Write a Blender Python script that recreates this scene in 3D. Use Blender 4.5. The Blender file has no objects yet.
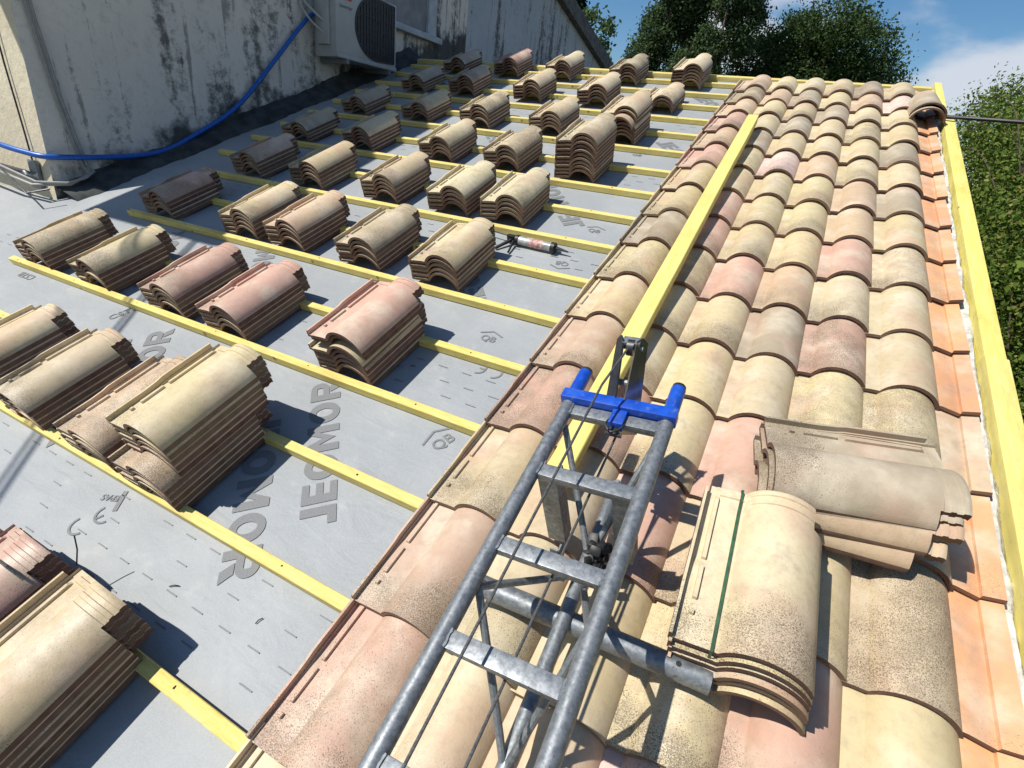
import bpy, math, random
import numpy as np
from mathutils import Matrix, Vector, Euler
random.seed(7); RNG = np.random.default_rng(11)
PITCH = 0.36821
M = Matrix.Rotation(PITCH, 4, 'X')            # roof plane -> world
I4 = Matrix.Identity(4)
sc = bpy.context.scene
LINK = sc.collection.objects.link
P = 0.36                                        # course spacing
W = 0.2203                                      # column spacing

# ------------------------------------------------------------------ materials
def new_mat(name):
    m = bpy.data.materials.new(name); m.use_nodes = True
    nt = m.node_tree; nt.nodes.clear()
    out = nt.nodes.new('ShaderNodeOutputMaterial'); b = nt.nodes.new('ShaderNodeBsdfPrincipled')
    nt.links.new(b.outputs[0], out.inputs[0])
    return m, nt, b
class NT:
    def __init__(s, nt): s.nt = nt
    def n(s, t, **k):
        x = s.nt.nodes.new(t)
        for a, v in k.items():
            if hasattr(x, a): setattr(x, a, v)
        return x
    def l(s, a, b): s.nt.links.new(a, b)
    def coord(s, kind='Object'): return s.n('ShaderNodeTexCoord').outputs[kind]
    def mapping(s, vec, scale=(1, 1, 1), loc=None):
        m = s.n('ShaderNodeMapping'); m.inputs['Scale'].default_value = scale; s.l(vec, m.inputs['Vector'])
        if loc is not None: m.inputs['Location'].default_value = loc
        return m.outputs[0]
    def noise(s, vec, scale, detail=4, rough=.55, dist=0):
        n = s.n('ShaderNodeTexNoise'); n.inputs['Scale'].default_value = scale; n.inputs['Detail'].default_value = detail
        n.inputs['Roughness'].default_value = rough; n.inputs['Distortion'].default_value = dist; s.l(vec, n.inputs['Vector'])
        return n.outputs['Fac']
    def ramp(s, fac, a, b, ca=0., cb=1.):
        r = s.n('ShaderNodeMapRange'); r.inputs['From Min'].default_value = a; r.inputs['From Max'].default_value = b
        r.inputs['To Min'].default_value = ca; r.inputs['To Max'].default_value = cb; r.interpolation_type = 'SMOOTHSTEP'
        s.l(fac, r.inputs['Value']); return r.outputs[0]
    def mix(s, fac, a, b, mode='MIX'):
        m = s.n('ShaderNodeMix'); m.data_type = 'RGBA'; m.blend_type = mode
        for sock, v in ((m.inputs[0], fac), (m.inputs[6], a), (m.inputs[7], b)):
            if isinstance(v, (int, float)): sock.default_value = v
            elif isinstance(v, (tuple, list)): sock.default_value = (*v[:3], 1)
            else: s.l(v, sock)
        return m.outputs[2]
    def math(s, op, a, b=0.):
        m = s.n('ShaderNodeMath'); m.operation = op
        for sock, v in ((m.inputs[0], a), (m.inputs[1], b)):
            if isinstance(v, (int, float)): sock.default_value = v
            else: s.l(v, sock)
        return m.outputs[0]
    def bump(s, b, h, dist=.002, strength=.6):
        n = s.n('ShaderNodeBump'); n.inputs['Distance'].default_value = dist; n.inputs['Strength'].default_value = strength
        s.l(h, n.inputs['Height']); s.l(n.outputs[0], b.inputs['Normal'])

def m_clay_face():
    m, nt, b = new_mat('clay_face'); N = NT(nt)
    co = N.coord(); oi = N.n('ShaderNodeObjectInfo')
    off = N.n('ShaderNodeVectorMath'); off.operation = 'ADD'
    cx = N.n('ShaderNodeCombineXYZ')
    N.l(N.math('MULTIPLY', oi.outputs['Random'], 37.), cx.inputs[0]); N.l(N.math('MULTIPLY', oi.outputs['Random'], 91.), cx.inputs[1])
    N.l(co, off.inputs[0]); N.l(cx.outputs[0], off.inputs[1]); v = off.outputs[0]
    base = oi.outputs['Color']
    # kiln variations: paler and rosier clouds in the slip
    c = N.mix(N.math('MULTIPLY', N.ramp(N.noise(v, 7, 3), .42, .68), .5), base, (.68, .60, .46))
    c = N.mix(N.math('MULTIPLY', N.ramp(N.noise(N.mapping(v, (1, 1, 1), (5, 3, 1)), 5, 2), .50, .70), .38), c, (.50, .29, .21))
    c = N.mix(N.math('MULTIPLY', N.ramp(N.noise(v, 45, 6, .7), .42, .72), .34), c, (.33, .25, .17))
    c = N.mix(N.math('MULTIPLY', N.ramp(N.noise(N.mapping(v, (1, 1, 1), (9, 2, 4)), 10, 6, .7), .52, .72), .42), c, (.30, .25, .18))
    # dark engobe specks, gathered in a band
    sep = N.n('ShaderNodeSeparateXYZ'); N.l(co, sep.inputs[0])
    band = N.ramp(N.math('ADD', sep.outputs[1], N.math('MULTIPLY', N.math('SUBTRACT', N.noise(v, 9, 3), .5), .34)), .02, .30, 1, 0)
    lot = N.ramp(oi.outputs['Alpha'], .05, .6, .2, 1.)
    mask = N.math('MULTIPLY', N.math('MULTIPLY', band, lot), N.ramp(N.noise(v, 5, 2), .3, .6, .5, 1.))
    allover = N.ramp(oi.outputs['Alpha'], .66, .95, 0, .95)
    mask = N.math('MAXIMUM', mask, N.math('MULTIPLY', allover, N.ramp(N.noise(v, 6, 2), .3, .55, .4, 1.)))
    sp = N.noise(v, 500, 1.2, .5); sp2 = N.noise(v, 300, 1, .4)
    thr = N.math('SUBTRACT', .80, N.math('MULTIPLY', mask, .30))
    dots = N.math('MULTIPLY', N.ramp(N.math('SUBTRACT', N.math('MAXIMUM', sp, N.math('SUBTRACT', sp2, .03)), thr), 0, .05), .88)
    c = N.mix(dots, c, (.15, .115, .075))
    c = N.mix(N.math('MULTIPLY', N.math('MULTIPLY', mask, N.ramp(N.noise(v, 18, 5, .7), .35, .6)), .42), c, (.24, .19, .13))
    N.l(c, b.inputs['Base Color']); b.inputs['Roughness'].default_value = .72
    N.l(N.ramp(N.noise(v, 12, 3), .3, .7, .46, .68), b.inputs['Roughness'])
    N.bump(b, N.noise(v, 220, 4), .0012, .5)
    return m
def m_clay_body():
    m, nt, b = new_mat('clay_body'); N = NT(nt)
    v = N.coord(); oi = N.n('ShaderNodeObjectInfo')
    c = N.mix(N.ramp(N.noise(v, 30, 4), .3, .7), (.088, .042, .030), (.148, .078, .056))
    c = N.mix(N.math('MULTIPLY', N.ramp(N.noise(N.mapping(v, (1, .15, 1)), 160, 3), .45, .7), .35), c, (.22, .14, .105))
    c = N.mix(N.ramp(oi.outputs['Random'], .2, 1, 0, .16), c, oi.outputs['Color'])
    N.l(c, b.inputs['Base Color']); b.inputs['Roughness'].default_value = .9
    N.bump(b, N.noise(N.mapping(v, (1, .2, 1)), 300, 3), .001, .6)
    return m
def m_wood(name, a, bcol, rot=(1, 1, 1), end=(.45, .36, .12)):
    m, nt, b = new_mat(name); N = NT(nt)
    v = N.coord(); oi = N.n('ShaderNodeObjectInfo')
    s = N.mapping(v, rot)
    g = N.noise(s, 60, 4, .6, .4); g2 = N.noise(s, 210, 3, .6, .2)
    c = N.mix(N.ramp(g, .32, .68), a, bcol)
    c = N.mix(N.math('MULTIPLY', N.ramp(g2, .50, .68), .38), c, tuple(x * .62 for x in a))
    c = N.mix(N.math('MULTIPLY', N.ramp(N.noise(v, 3.1, 4), .48, .72), .5), c, tuple(x * .70 for x in a))
    c = N.mix(N.math('MULTIPLY', N.ramp(N.noise(v, 26, 5, .75), .58, .70), .45), c, (.33, .27, .15))
    vor = N.n('ShaderNodeTexVoronoi'); vor.inputs['Scale'].default_value = 6.5; N.l(v, vor.inputs['Vector'])
    c = N.mix(N.ramp(vor.outputs['Distance'], .05, .10, .85, 0), c, (.20, .105, .035))
    c = N.mix(N.math('MULTIPLY', N.ramp(oi.outputs['Random'], 0, 1), .25), c, (.66, .56, .26))
    N.l(c, b.inputs['Base Color']); b.inputs['Roughness'].default_value = .75
    N.bump(b, g, .0012, .5)
    return m
def m_underlay():
    m, nt, b = new_mat('underlay_felt'); N = NT(nt)
    v = N.coord()
    fib = N.noise(v, 420, 3, .7)
    wr = N.noise(N.mapping(v, (1, 2.2, 1)), 5.5, 5, .55, .8)
    c = N.mix(N.ramp(fib, .35, .65), (.245, .263, .275), (.31, .328, .337))
    c = N.mix(N.math('MULTIPLY', N.ramp(N.noise(v, 2.3, 4, .6), .4, .7), .5), c, (.36, .375, .375))
    c = N.mix(N.math('MULTIPLY', N.ramp(N.noise(v, 9, 5, .7), .56, .74), .4), c, (.42, .42, .40))
    N.l(c, b.inputs['Base Color']); b.inputs['Roughness'].default_value = .62
    vo = N.n('ShaderNodeTexVoronoi'); vo.feature = 'DISTANCE_TO_EDGE'; vo.inputs['Scale'].default_value = 2.1
    ad = N.n('ShaderNodeVectorMath'); ad.operation = 'MULTIPLY_ADD'; nz = N.n('ShaderNodeTexNoise'); nz.inputs['Scale'].default_value = 2.4; N.l(v, nz.inputs['Vector'])
    N.l(nz.outputs['Color'], ad.inputs[0]); ad.inputs[1].default_value = (.5, .5, .5); N.l(v, ad.inputs[2]); N.l(ad.outputs[0], vo.inputs['Vector'])
    crease = N.ramp(vo.outputs['Distance'], 0, .05, .10, 0)
    h = N.math('ADD', N.math('MULTIPLY', wr, 1.), N.math('ADD', N.math('MULTIPLY', fib, .03), N.math('ADD', crease, N.math('MULTIPLY', N.noise(v, 1.7, 2), 2.2))))
    N.bump(b, h, .014, .38)
    return m
def m_ink():
    m, nt, b = new_mat('printed_ink'); N = NT(nt)
    v = N.coord('Object')
    c = N.mix(N.ramp(N.noise(N.mapping(v, (1, 1, 1)), 260, 3, .8), .3, .7), (.125, .13, .135), (.215, .22, .225))
    N.l(c, b.inputs['Base Color']); b.inputs['Roughness'].default_value = .7
    return m
def m_galva():
    m, nt, b = new_mat('galvanised_steel'); N = NT(nt)
    v = N.coord()
    vor = N.n('ShaderNodeTexVoronoi'); vor.inputs['Scale'].default_value = 130; N.l(v, vor.inputs['Vector'])
    c = N.mix(N.ramp(N.noise(v, 90, 6, .7), .3, .7), (.15, .165, .18), (.27, .29, .305))
    c = N.mix(N.math('MULTIPLY', N.ramp(N.noise(v, 22, 5, .75), .58, .72), .5), c, (.42, .42, .40))
    c = N.mix(N.math('MULTIPLY', N.ramp(N.noise(v, 95, 4, .7), .62, .7), .8), c, (.10, .085, .07))
    N.l(c, b.inputs['Base Color']); b.inputs['Metallic'].default_value = .55
    N.l(N.ramp(N.noise(v, 60, 4), .3, .7, .38, .62), b.inputs['Roughness'])
    N.bump(b, N.noise(v, 90, 4), .0008, .4)
    return m
def m_simple(name, col, rough=.6, metal=0., var=.2, scale=40, bump=.0006, spec=None):
    m, nt, b = new_mat(name); N = NT(nt); v = N.coord()
    dk = tuple(c * (1 - var) for c in col); lt = tuple(min(1, c * (1 + var)) for c in col)
    N.l(N.mix(N.ramp(N.noise(v, scale, 4), .3, .7), dk, lt), b.inputs['Base Color'])
    b.inputs['Roughness'].default_value = rough; b.inputs['Metallic'].default_value = metal
    if bump: N.bump(b, N.noise(v, scale * 3, 3), bump, .5)
    return m
def m_blue_paint():
    m, nt, b = new_mat('blue_paint'); N = NT(nt); v = N.coord()
    c = N.mix(N.ramp(N.noise(v, 30, 3), .3, .7), (.004, .05, .36), (.01, .085, .50))
    c = N.mix(N.ramp(N.noise(v, 60, 6, .75), .60, .63), c, (.13, .14, .16))
    c = N.mix(N.math('MULTIPLY', N.ramp(N.noise(v, 22, 4, .7), .5, .7), .4), c, (.06, .10, .26))
    N.l(c, b.inputs['Base Color']); b.inputs['Roughness'].default_value = .38
    return m
def m_plaster(name, base, warm, dirt=True, splash=True):
    m, nt, b = new_mat(name); N = NT(nt); v = N.coord()
    c = N.mix(N.ramp(N.noise(v, 1.6, 4), .35, .7), base, warm)
    c = N.mix(N.math('MULTIPLY', N.ramp(N.noise(v, 14, 5, .7), .5, .75), .45), c, tuple(x * .62 for x in base))
    if dirt:
        st = N.noise(N.mapping(v, (2.0, 2.0, .36)), 1.45, 3, .55, .3)      # vertical runs
        gr = N.noise(v, 13, 6, .8)
        k = N.ramp(N.math('ADD', N.math('MULTIPLY', st, 1.), N.math('MULTIPLY', gr, .55)), .80, .95)
        c = N.mix(N.math('MULTIPLY', k, .85), c, (.055, .058, .055))
        st2 = N.noise(N.mapping(v, (5, 5, .25)), 2.6, 3, .6, .2)
        k2 = N.ramp(N.math('ADD', st2, N.math('MULTIPLY', gr, .4)), .79, .88)
        c = N.mix(N.math('MULTIPLY', k2, .6), c, (.07, .08, .08))
        if not splash: hs = 5
        # splash zone just above the roof slope
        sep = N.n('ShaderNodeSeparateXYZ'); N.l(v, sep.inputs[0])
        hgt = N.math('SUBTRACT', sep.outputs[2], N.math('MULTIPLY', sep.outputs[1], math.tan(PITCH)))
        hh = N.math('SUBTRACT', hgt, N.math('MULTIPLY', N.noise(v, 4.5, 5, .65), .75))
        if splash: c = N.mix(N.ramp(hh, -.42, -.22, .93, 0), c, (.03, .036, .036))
    N.l(c, b.inputs['Base Color']); b.inputs['Roughness'].default_value = .9
    N.bump(b, N.math('ADD', N.noise(v, 28, 6, .7), N.math('MULTIPLY', N.noise(v, 4, 3), 1.5)), .012, .6)
    return m
def m_leaf(name, dark, light, dry=None):
    m, nt, b = new_mat(name); N = NT(nt)
    g = N.n('ShaderNodeNewGeometry')
    c = N.mix(g.outputs['Random Per Island'], dark, light)
    v = N.coord()
    c = N.mix(N.ramp(N.noise(v, .9, 3), .4, .7, 0, .5), c, light)
    if dry: c = N.mix(N.ramp(g.outputs['Random Per Island'], .90, .97), c, dry)
    N.l(c, b.inputs['Base Color']); b.inputs['Roughness'].default_value = .85; b.inputs['Specular IOR Level'].default_value = .2
    tr = N.n('ShaderNodeBsdfTranslucent'); N.l(N.mix(.5, c, light), tr.inputs[0])
    ms = N.n('ShaderNodeMixShader'); ms.inputs[0].default_value = .25
    out = [n for n in nt.nodes if n.type == 'OUTPUT_MATERIAL'][0]
    N.l(b.outputs[0], ms.inputs[1]); N.l(tr.outputs[0], ms.inputs[2]); N.l(ms.outputs[0], out.inputs[0])
    return m
def m_ground():
    m, nt, b = new_mat('dry_grass'); N = NT(nt); v = N.coord()
    c = N.mix(N.ramp(N.noise(v, .15, 5), .35, .65), (.06, .08, .03), (.16, .14, .07))
    N.l(N.mix(N.ramp(N.noise(v, 3, 5), .4, .7, 0, .6), c, (.09, .11, .04)), b.inputs['Base Color']); b.inputs['Roughness'].default_value = .95
    return m

FACE = m_clay_face(); BODY = m_clay_body()
YEL = m_wood('yellow_treated_pine', (.63, .48, .115), (.72, .60, .20), (.12, 1, 1))
YELV = m_wood('yellow_treated_rafter', (.66, .56, .125), (.74, .65, .20), (1, .10, 1))
FELT = m_underlay(); INK = m_ink(); INKL = m_simple('faded_ink', (.18, .19, .20), .7, 0, .2, 200, 0); GALV = m_galva(); BLUE = m_blue_paint()
HOSE = m_simple('blue_hose', (.01, .10, .42), .35, 0, .15, 30, 0)
BLACK = m_simple('black_rubber', (.012, .012, .013), .5, 0, .3)
DARKM = m_simple('dark_steel', (.045, .047, .05), .42, .5, .4)
PLATE = m_simple('polished_steel_plate', (.42, .36, .35), .22, .85, .35, 9, 0)
WIRE = m_simple('steel_wire', (.13, .13, .125), .45, .6, .35, 200, 0)
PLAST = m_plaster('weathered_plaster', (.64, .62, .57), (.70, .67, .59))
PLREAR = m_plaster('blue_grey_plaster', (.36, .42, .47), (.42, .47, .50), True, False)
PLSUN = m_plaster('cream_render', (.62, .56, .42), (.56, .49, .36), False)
MORT = m_simple('white_mortar', (.50, .49, .45), .95, 0, .25, 30, .01)
MOSS = m_simple('mossy_cement', (.04, .044, .044), .95, 0, .45, 9, .012)
GREYP = m_simple('grey_coping', (.10, .105, .105), .9, 0, .4, 12, .01)
WHITEP = m_simple('white_enamel', (.38, .39, .38), .45, 0, .08, 6, 0)
WHITED = m_simple('pale_frame_paint', (.40, .43, .46), .6, 0, .15, 8, 0)
SHUT = m_simple('grey_shutter', (.24, .25, .26), .7, 0, .2, 5, 0)
GRILL = m_simple('grille_black', (.022, .024, .03), .5, 0, .3)
REDL = m_simple('red_print', (.45, .03, .03), .5, 0, .1, 20, 0)
GREYL = m_simple('grey_print', (.16, .16, .16), .5, 0, .1, 20, 0)
GREENS = m_simple('green_strap', (.035, .095, .045), .45, 0, .25, 60, 0)
CARTR = m_simple('gun_barrel_grey', (.36, .36, .35), .4, .2, .4, 30, 0)
BARK = m_simple('bark', (.10, .075, .055), .95, 0, .4, 14, .02)
CABLE = m_simple('grey_cable', (.26, .26, .25), .5, 0, .1, 30, 0)
ROOFOLD = m_simple('old_roof_tiles', (.36, .22, .15), .9, 0, .35, 8, .02)
GROUND = m_ground()

# ------------------------------------------------------------------ mesh builder
class MB:
    def __init__(s): s.v = []; s.f = []; s.m = []
    def add(s, vs, fs, mi=0):
        o = len(s.v); s.v += [tuple(v) for v in vs]; s.f += [tuple(i + o for i in f) for f in fs]; s.m += [mi] * len(fs)
    def box(s, a, b, T=None, mi=0, ch=0.):
        x0, y0, z0 = a; x1, y1, z1 = b
        if ch <= 0:
            vs = [Vector(p) for p in ((x0,y0,z0),(x1,y0,z0),(x1,y1,z0),(x0,y1,z0),(x0,y0,z1),(x1,y0,z1),(x1,y1,z1),(x0,y1,z1))]
            fs = [(0,3,2,1),(4,5,6,7),(0,1,5,4),(1,2,6,5),(2,3,7,6),(3,0,4,7)]
        else:
            import bmesh
            bm = bmesh.new(); bmesh.ops.create_cube(bm, size=1)
            for v in bm.verts: v.co = Vector(((x0+x1)/2 + v.co.x*(x1-x0), (y0+y1)/2 + v.co.y*(y1-y0), (z0+z1)/2 + v.co.z*(z1-z0)))
            bmesh.ops.bevel(bm, geom=bm.edges[:], offset=ch, segments=2, affect='EDGES', profile=.6)
            bm.verts.index_update(); vs = [v.co.copy() for v in bm.verts]; fs = [tuple(v.index for v in f.verts) for f in bm.faces]; bm.free()
        if T is not None: vs = [T @ v for v in vs]
        s.add(vs, fs, mi); return s
    def tube(s, pts, r, n=12, mi=0, cap=True, hollow=0., twist=0):
        pts = [Vector(p) for p in pts]; rs = r if isinstance(r, (list, tuple)) else [r] * len(pts)
        t0 = (pts[1] - pts[0]).normalized()
        u = t0.orthogonal().normalized(); rings = []
        for i, p in enumerate(pts):
            t = (pts[min(i+1, len(pts)-1)] - pts[max(i-1, 0)]).normalized()
            u = (u - t * u.dot(t)).normalized(); w = t.cross(u)
            rings.append([p + (u * math.cos(2*math.pi*k/n) + w * math.sin(2*math.pi*k/n)) * rs[i] for k in range(n)])
        vs = [v for R in rings for v in R]; fs = []
        for i in range(len(pts) - 1):
            for k in range(n):
                a = i*n + k; b = i*n + (k+1) % n
                fs.append((a, b, b + n, a + n))
        if cap and not hollow:
            fs.append(tuple(range(n))[::-1]); fs.append(tuple(range((len(pts)-1)*n, len(pts)*n)))
        s.add(vs, fs, mi)
        if hollow:
            inner = MB(); inner.tube(pts, [q - hollow for q in rs], n, mi, cap=False)
            o = len(s.v); s.v += inner.v; s.f += [tuple(i + o for i in f)[::-1] for f in inner.f]; s.m += [mi] * len(inner.f)
            L = len(pts); base = o - L * n
            for e, fl in ((0, False), (L-1, True)):
                for k in range(n):
                    q = (base + e*n + k, base + e*n + (k+1) % n, o + e*n + (k+1) % n, o + e*n + k)
                    s.f.append(q if fl else q[::-1]); s.m.append(mi)
        return s
    def cyl(s, a, b, r, n=20, mi=0): return s.tube([a, b], r, n, mi)
    def prism(s, poly, z0, z1, T=None, mi=0):
        n = len(poly); vs = [Vector((x, y, z0)) for x, y in poly] + [Vector((x, y, z1)) for x, y in poly]
        if T is not None: vs = [T @ v for v in vs]
        fs = [tuple(range(n))[::-1], tuple(range(n, 2*n))] + [(i, (i+1) % n, n + (i+1) % n, n + i) for i in range(n)]
        s.add(vs, fs, mi); return s
    def mesh(s, name, mats, smooth=True, angle=35):
        me = bpy.data.meshes.new(name); me.from_pydata(s.v, [], s.f)
        for m in (mats if isinstance(mats, (list, tuple)) else [mats]): me.materials.append(m)
        me.polygons.foreach_set('material_index', s.m)
        me.polygons.foreach_set('use_smooth', [smooth] * len(s.f)); me.update()
        if smooth: me.set_sharp_from_angle(angle=math.radians(angle))
        return me
def link(name, me, parent=None, mw=None):
    o = bpy.data.objects.new(name, me); LINK(o)
    if parent is not None: o.parent = parent
    if mw is not None: o.matrix_world = mw if parent is None else parent.matrix_world @ mw
    return o
def tag(o, label, cat=None, group=None, kind=None):
    if label: o['label'] = label
    if cat: o['category'] = cat
    if group: o['group'] = group
    if kind: o['kind'] = kind
    elif cat: o['kind'] = 'thing'
    return o
def thing(name, label, cat, mw, group=None):
    o = bpy.data.objects.new(name, None); LINK(o); o.matrix_world = mw; o.empty_display_size = .1
    return tag(o, label, cat, group)
def part(name, mb, mat, parent, label=None, smooth=True, angle=35):
    o = bpy.data.objects.new(name, mb.mesh(name, mat, smooth, angle)); LINK(o); o.parent = parent
    if label: o['label'] = label
    return o
def T(x, y, z): return Matrix.Translation((x, y, z))
def Rz(a): return Matrix.Rotation(math.radians(a), 4, 'Z')
def Rx(a): return Matrix.Rotation(math.radians(a), 4, 'X')
def Ry(a): return Matrix.Rotation(math.radians(a), 4, 'Y')

# ------------------------------------------------------------------ clay tile
TL = .43
KX, RX_, CRZ, PANZ = .035, .218, .074, .014
def arc(x, k=KX, r=RX_, crest=CRZ, base=PANZ):
    c = (k + r) / 2; h = (r - k) / 2; s = crest - base
    R = (h*h + s*s) / (2*s); u = (x - c)
    return base + math.sqrt(max(R*R - u*u, 0)) - (R - s)
def ztop(x, y):
    if x < -.058: z = .0225
    elif x < -.053: z = .005
    elif x < -.036: z = .005
    elif x < -.026: z = .0165 if (.10 < y < .185 or .205 < y < .395 or .062 < y < .074) else .008
    elif x <= KX:
        z = .008 + (PANZ - .008) * min(1, max(0, (x + .026) / .045))
        if y > .402 and y < .418: z += .005
    else:
        z = arc(x, crest=.0735) - .013 * (x - KX) / (RX_ - KX)
        fil = max(0, 1 - (x - KX) / .02); z += .0025 * fil * 0
        if y > .372:
            z = PANZ + (z - PANZ) * .93
            if .386 < y < .398 or .412 < y < .424: z += .004
    if x < -.053 and y > .17: z += .008 * min(1, (y - .17) / .04)
    return z
def tile_mesh(xs, ys, zf, name, th=.0125, skip=lambda x, y: False, warp=0., skirt=False):
    nx, ny = len(xs), len(ys); mb = MB()
    top = {}; bot = {}
    act = [[not skip((xs[i]+xs[i+1])/2, (ys[j]+ys[j+1])/2) for j in range(ny-1)] for i in range(nx-1)]
    def corner(i, j): return any(0 <= a < nx-1 and 0 <= b < ny-1 and act[a][b] for a in (i-1, i) for b in (j-1, j))
    for i, x in enumerate(xs):
        for j, y in enumerate(ys):
            if not corner(i, j): continue
            z = zf(x, y); z1 = zf(x + 1e-3, y); z0 = zf(x - 1e-3, y)
            if abs(z1 - z0) > .004: sl = 0
            else: sl = (z1 - z0) / 2e-3
            nrm = Vector((-sl, 0, 1)).normalized()
            w = warp * math.sin(y * 7)
            top[i, j] = len(mb.v); mb.v.append((x, y, z + w))
            lo = min(z, PANZ + .01) if x < KX - .05 else z
            zz = (.006 if x < -.03 else z)
            p = Vector((x, y, z)) - nrm * th if x > -.03 else Vector((x, y, -.006))
            if skirt and i == nx - 1: p = Vector((x - .001, y, z - .0205))
            if skirt and y > .365 and abs(x - SKX) < 1e-4: p = Vector((x - .001, y, z - .02))
            bot[i, j] = len(mb.v); mb.v.append((p.x, y, p.z + w))
    def face(q, mi): mb.f.append(q); mb.m.append(mi)
    for i in range(nx-1):
        for j in range(ny-1):
            if not act[i][j]: continue
            a, b, c, d = (i, j), (i+1, j), (i+1, j+1), (i, j+1)
            face((top[a], top[b], top[c], top[d]), 0); face((bot[d], bot[c], bot[b], bot[a]), 1)
            for (p, q, oi, oj) in ((a, b, i, j-1), (b, c, i+1, j), (c, d, i, j+1), (d, a, i-1, j)):
                if not (0 <= oi < nx-1 and 0 <= oj < ny-1 and act[oi][oj]):
                    face((top[q], top[p], bot[p], bot[q]), 1)
    return mb.mesh(name, [FACE, BODY], True, 40)
XS = [-.065, -.0585, -.0575, -.0535, -.0525, -.0365, -.0355, -.0265, -.0255, -.01, .01, .03] + [KX + (RX_ - KX) * t for t in
      (0, .03, .08, .14, .21, .29, .37, .45, .53, .61, .69, .77, .84, .90, .95, 1)]
YS = [0, .03, .061, .063, .073, .075, .099, .101, .14, .184, .186, .204, .206, .25, .30, .365, .371, .373, .385, .387, .397, .399, .401, .403, .411, .413, .417, .419, .423, .43]
SKX = KX + (RX_ - KX) * .84
def skip_tile(x, y):
    if y > .365 and x > .193: return True
    if y > .405 and x < -.053: return True
    return False
TILES = [tile_mesh(XS, YS, ztop, 'clay_tile_%d' % k, warp=w, skip=skip_tile, skirt=True) for k, w in enumerate((0., .0012, -.0012))]

def vert_z(x, y):
    if x < .056: return PANZ - .002 - .012 * max(0, x) / .056
    return .012 + .014 * (x - .056) / .044
XV = [-.02, 0, .03, .0555, .0565, .08, .100]
VERGE = tile_mesh(XV, [0, .1, .2, .3, .43], vert_z, 'verge_half_tile')

PAL = {'c': ((.575, .475, .275), 'cream'), 'y': ((.61, .52, .33), 'pale cream'), 's': ((.56, .41, .265), 'sandy'), 'p': ((.56, .345, .265), 'pink'),
       'g': ((.385, .32, .225), 'greyish'), 'l': ((.66, .50, .44), 'pale pink'), 'b': ((.49, .345, .245), 'brownish'), 'o': ((.64, .335, .165), 'orange'),
       'd': ((.53, .435, .275), 'beige')}
def tint(o, k, j=.05, spk=None):
    c = PAL[k][0]; f = 1 + random.uniform(-j, j)
    o.color = tuple(min(1, x * f * (1 + random.uniform(-.02, .02))) for x in c) + ((random.random() ** .8) * .93 if spk is None else spk,)
ORD = ['', 'first', 'second', 'third', 'fourth', 'fifth', 'sixth', 'seventh', 'eighth', 'ninth', 'tenth', 'eleventh', 'twelfth', 'thirteenth',
       'fourteenth', 'fifteenth', 'sixteenth', 'seventeenth', 'eighteenth', 'nineteenth']
# colours of the laid field, per column, courses -1 .. 15 (from the gutter up to the ridge)
FIELD = ['dpbdpgccgccpsplsc'.replace('l', 's'), 'ccdcpscpplgcsgpcs', 'cccppcpccclcgcgcc', 'dplpdgccsccsccgcc', 'cpcpcplpsccsccsgb', 'ddccccccgcgcclccc', ]
FIELD = [
 'dpbdpbccgccpspscs',   # column 0
 'cyddpcccppccgccsc',   # column 1
 'cscpcccpccclcgcgy',   # column 2
 'plcdpdgscccsccgcc',   # column 3
 'cspcccpypsscccysg',   # column 4
 'cdcdccddycgcgcclc',   # column 5
]
COLN = ['column beside the bare underlay', 'column under the long yellow timber', 'third column from the underlay', 'fourth column from the underlay', 'third column from the orange verge', 'column beside the orange verge']
COLN[4] = 'second column from the orange verge'
YFRONT = lambda j: (j * P) * 1.0 + {1: 0, 2: -.004, 3: -.007, 4: -.014, 5: -.022, 6: -.034, 7: -.034, 8: -.034, 9: -.03, 10: -.022, 11: -.01, 12: .004, 13: .014, 14: .022, 15: .03}.get(j, 0)
TILT = -math.degrees(math.atan(.022 / .36))
for c in range(6):
    for j in range(-1, 16):
        me = TILES[random.randrange(3)]
        o = link('roof_tile', me)
        mw = M @ T(c * W + random.uniform(-.0025, .0025), YFRONT(j) + random.uniform(-.004, .004), -.010 + random.uniform(-.001, .002)) @ Rx(TILT + random.uniform(-.35, .35)) @ Rz(random.uniform(-.35, .35)) @ Ry(random.uniform(-.4, .4))
        o.matrix_world = mw
        k = FIELD[c][j + 1]; tint(o, k, .08)
        row = 16 - j
        tag(o, '%s clay tile, %s course below the ridge, %s' % (PAL[k][1], ORD[row], COLN[c]), 'roof tile', 'tiles laid on the finished side of the roof')
for j in range(0, 16):
    o = link('verge_tile', VERGE)
    o.matrix_world = M @ T(6 * W + random.uniform(-.003, .003), YFRONT(j) + .004 + random.uniform(-.005, .005), -.010) @ Rx(TILT) @ Rz(random.uniform(-.9, .9)) @ Ry(random.uniform(-1, 1))
    k = 'o' if j not in (0, 4) else 's'; tint(o, k, .12, random.uniform(0, .35) if j > 1 else .55)
    tag(o, '%s cut half tile on the right verge, %s below the ridge' % (PAL[k][1], ORD[16 - j]), 'verge tile', 'cut tiles along the right verge')

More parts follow.
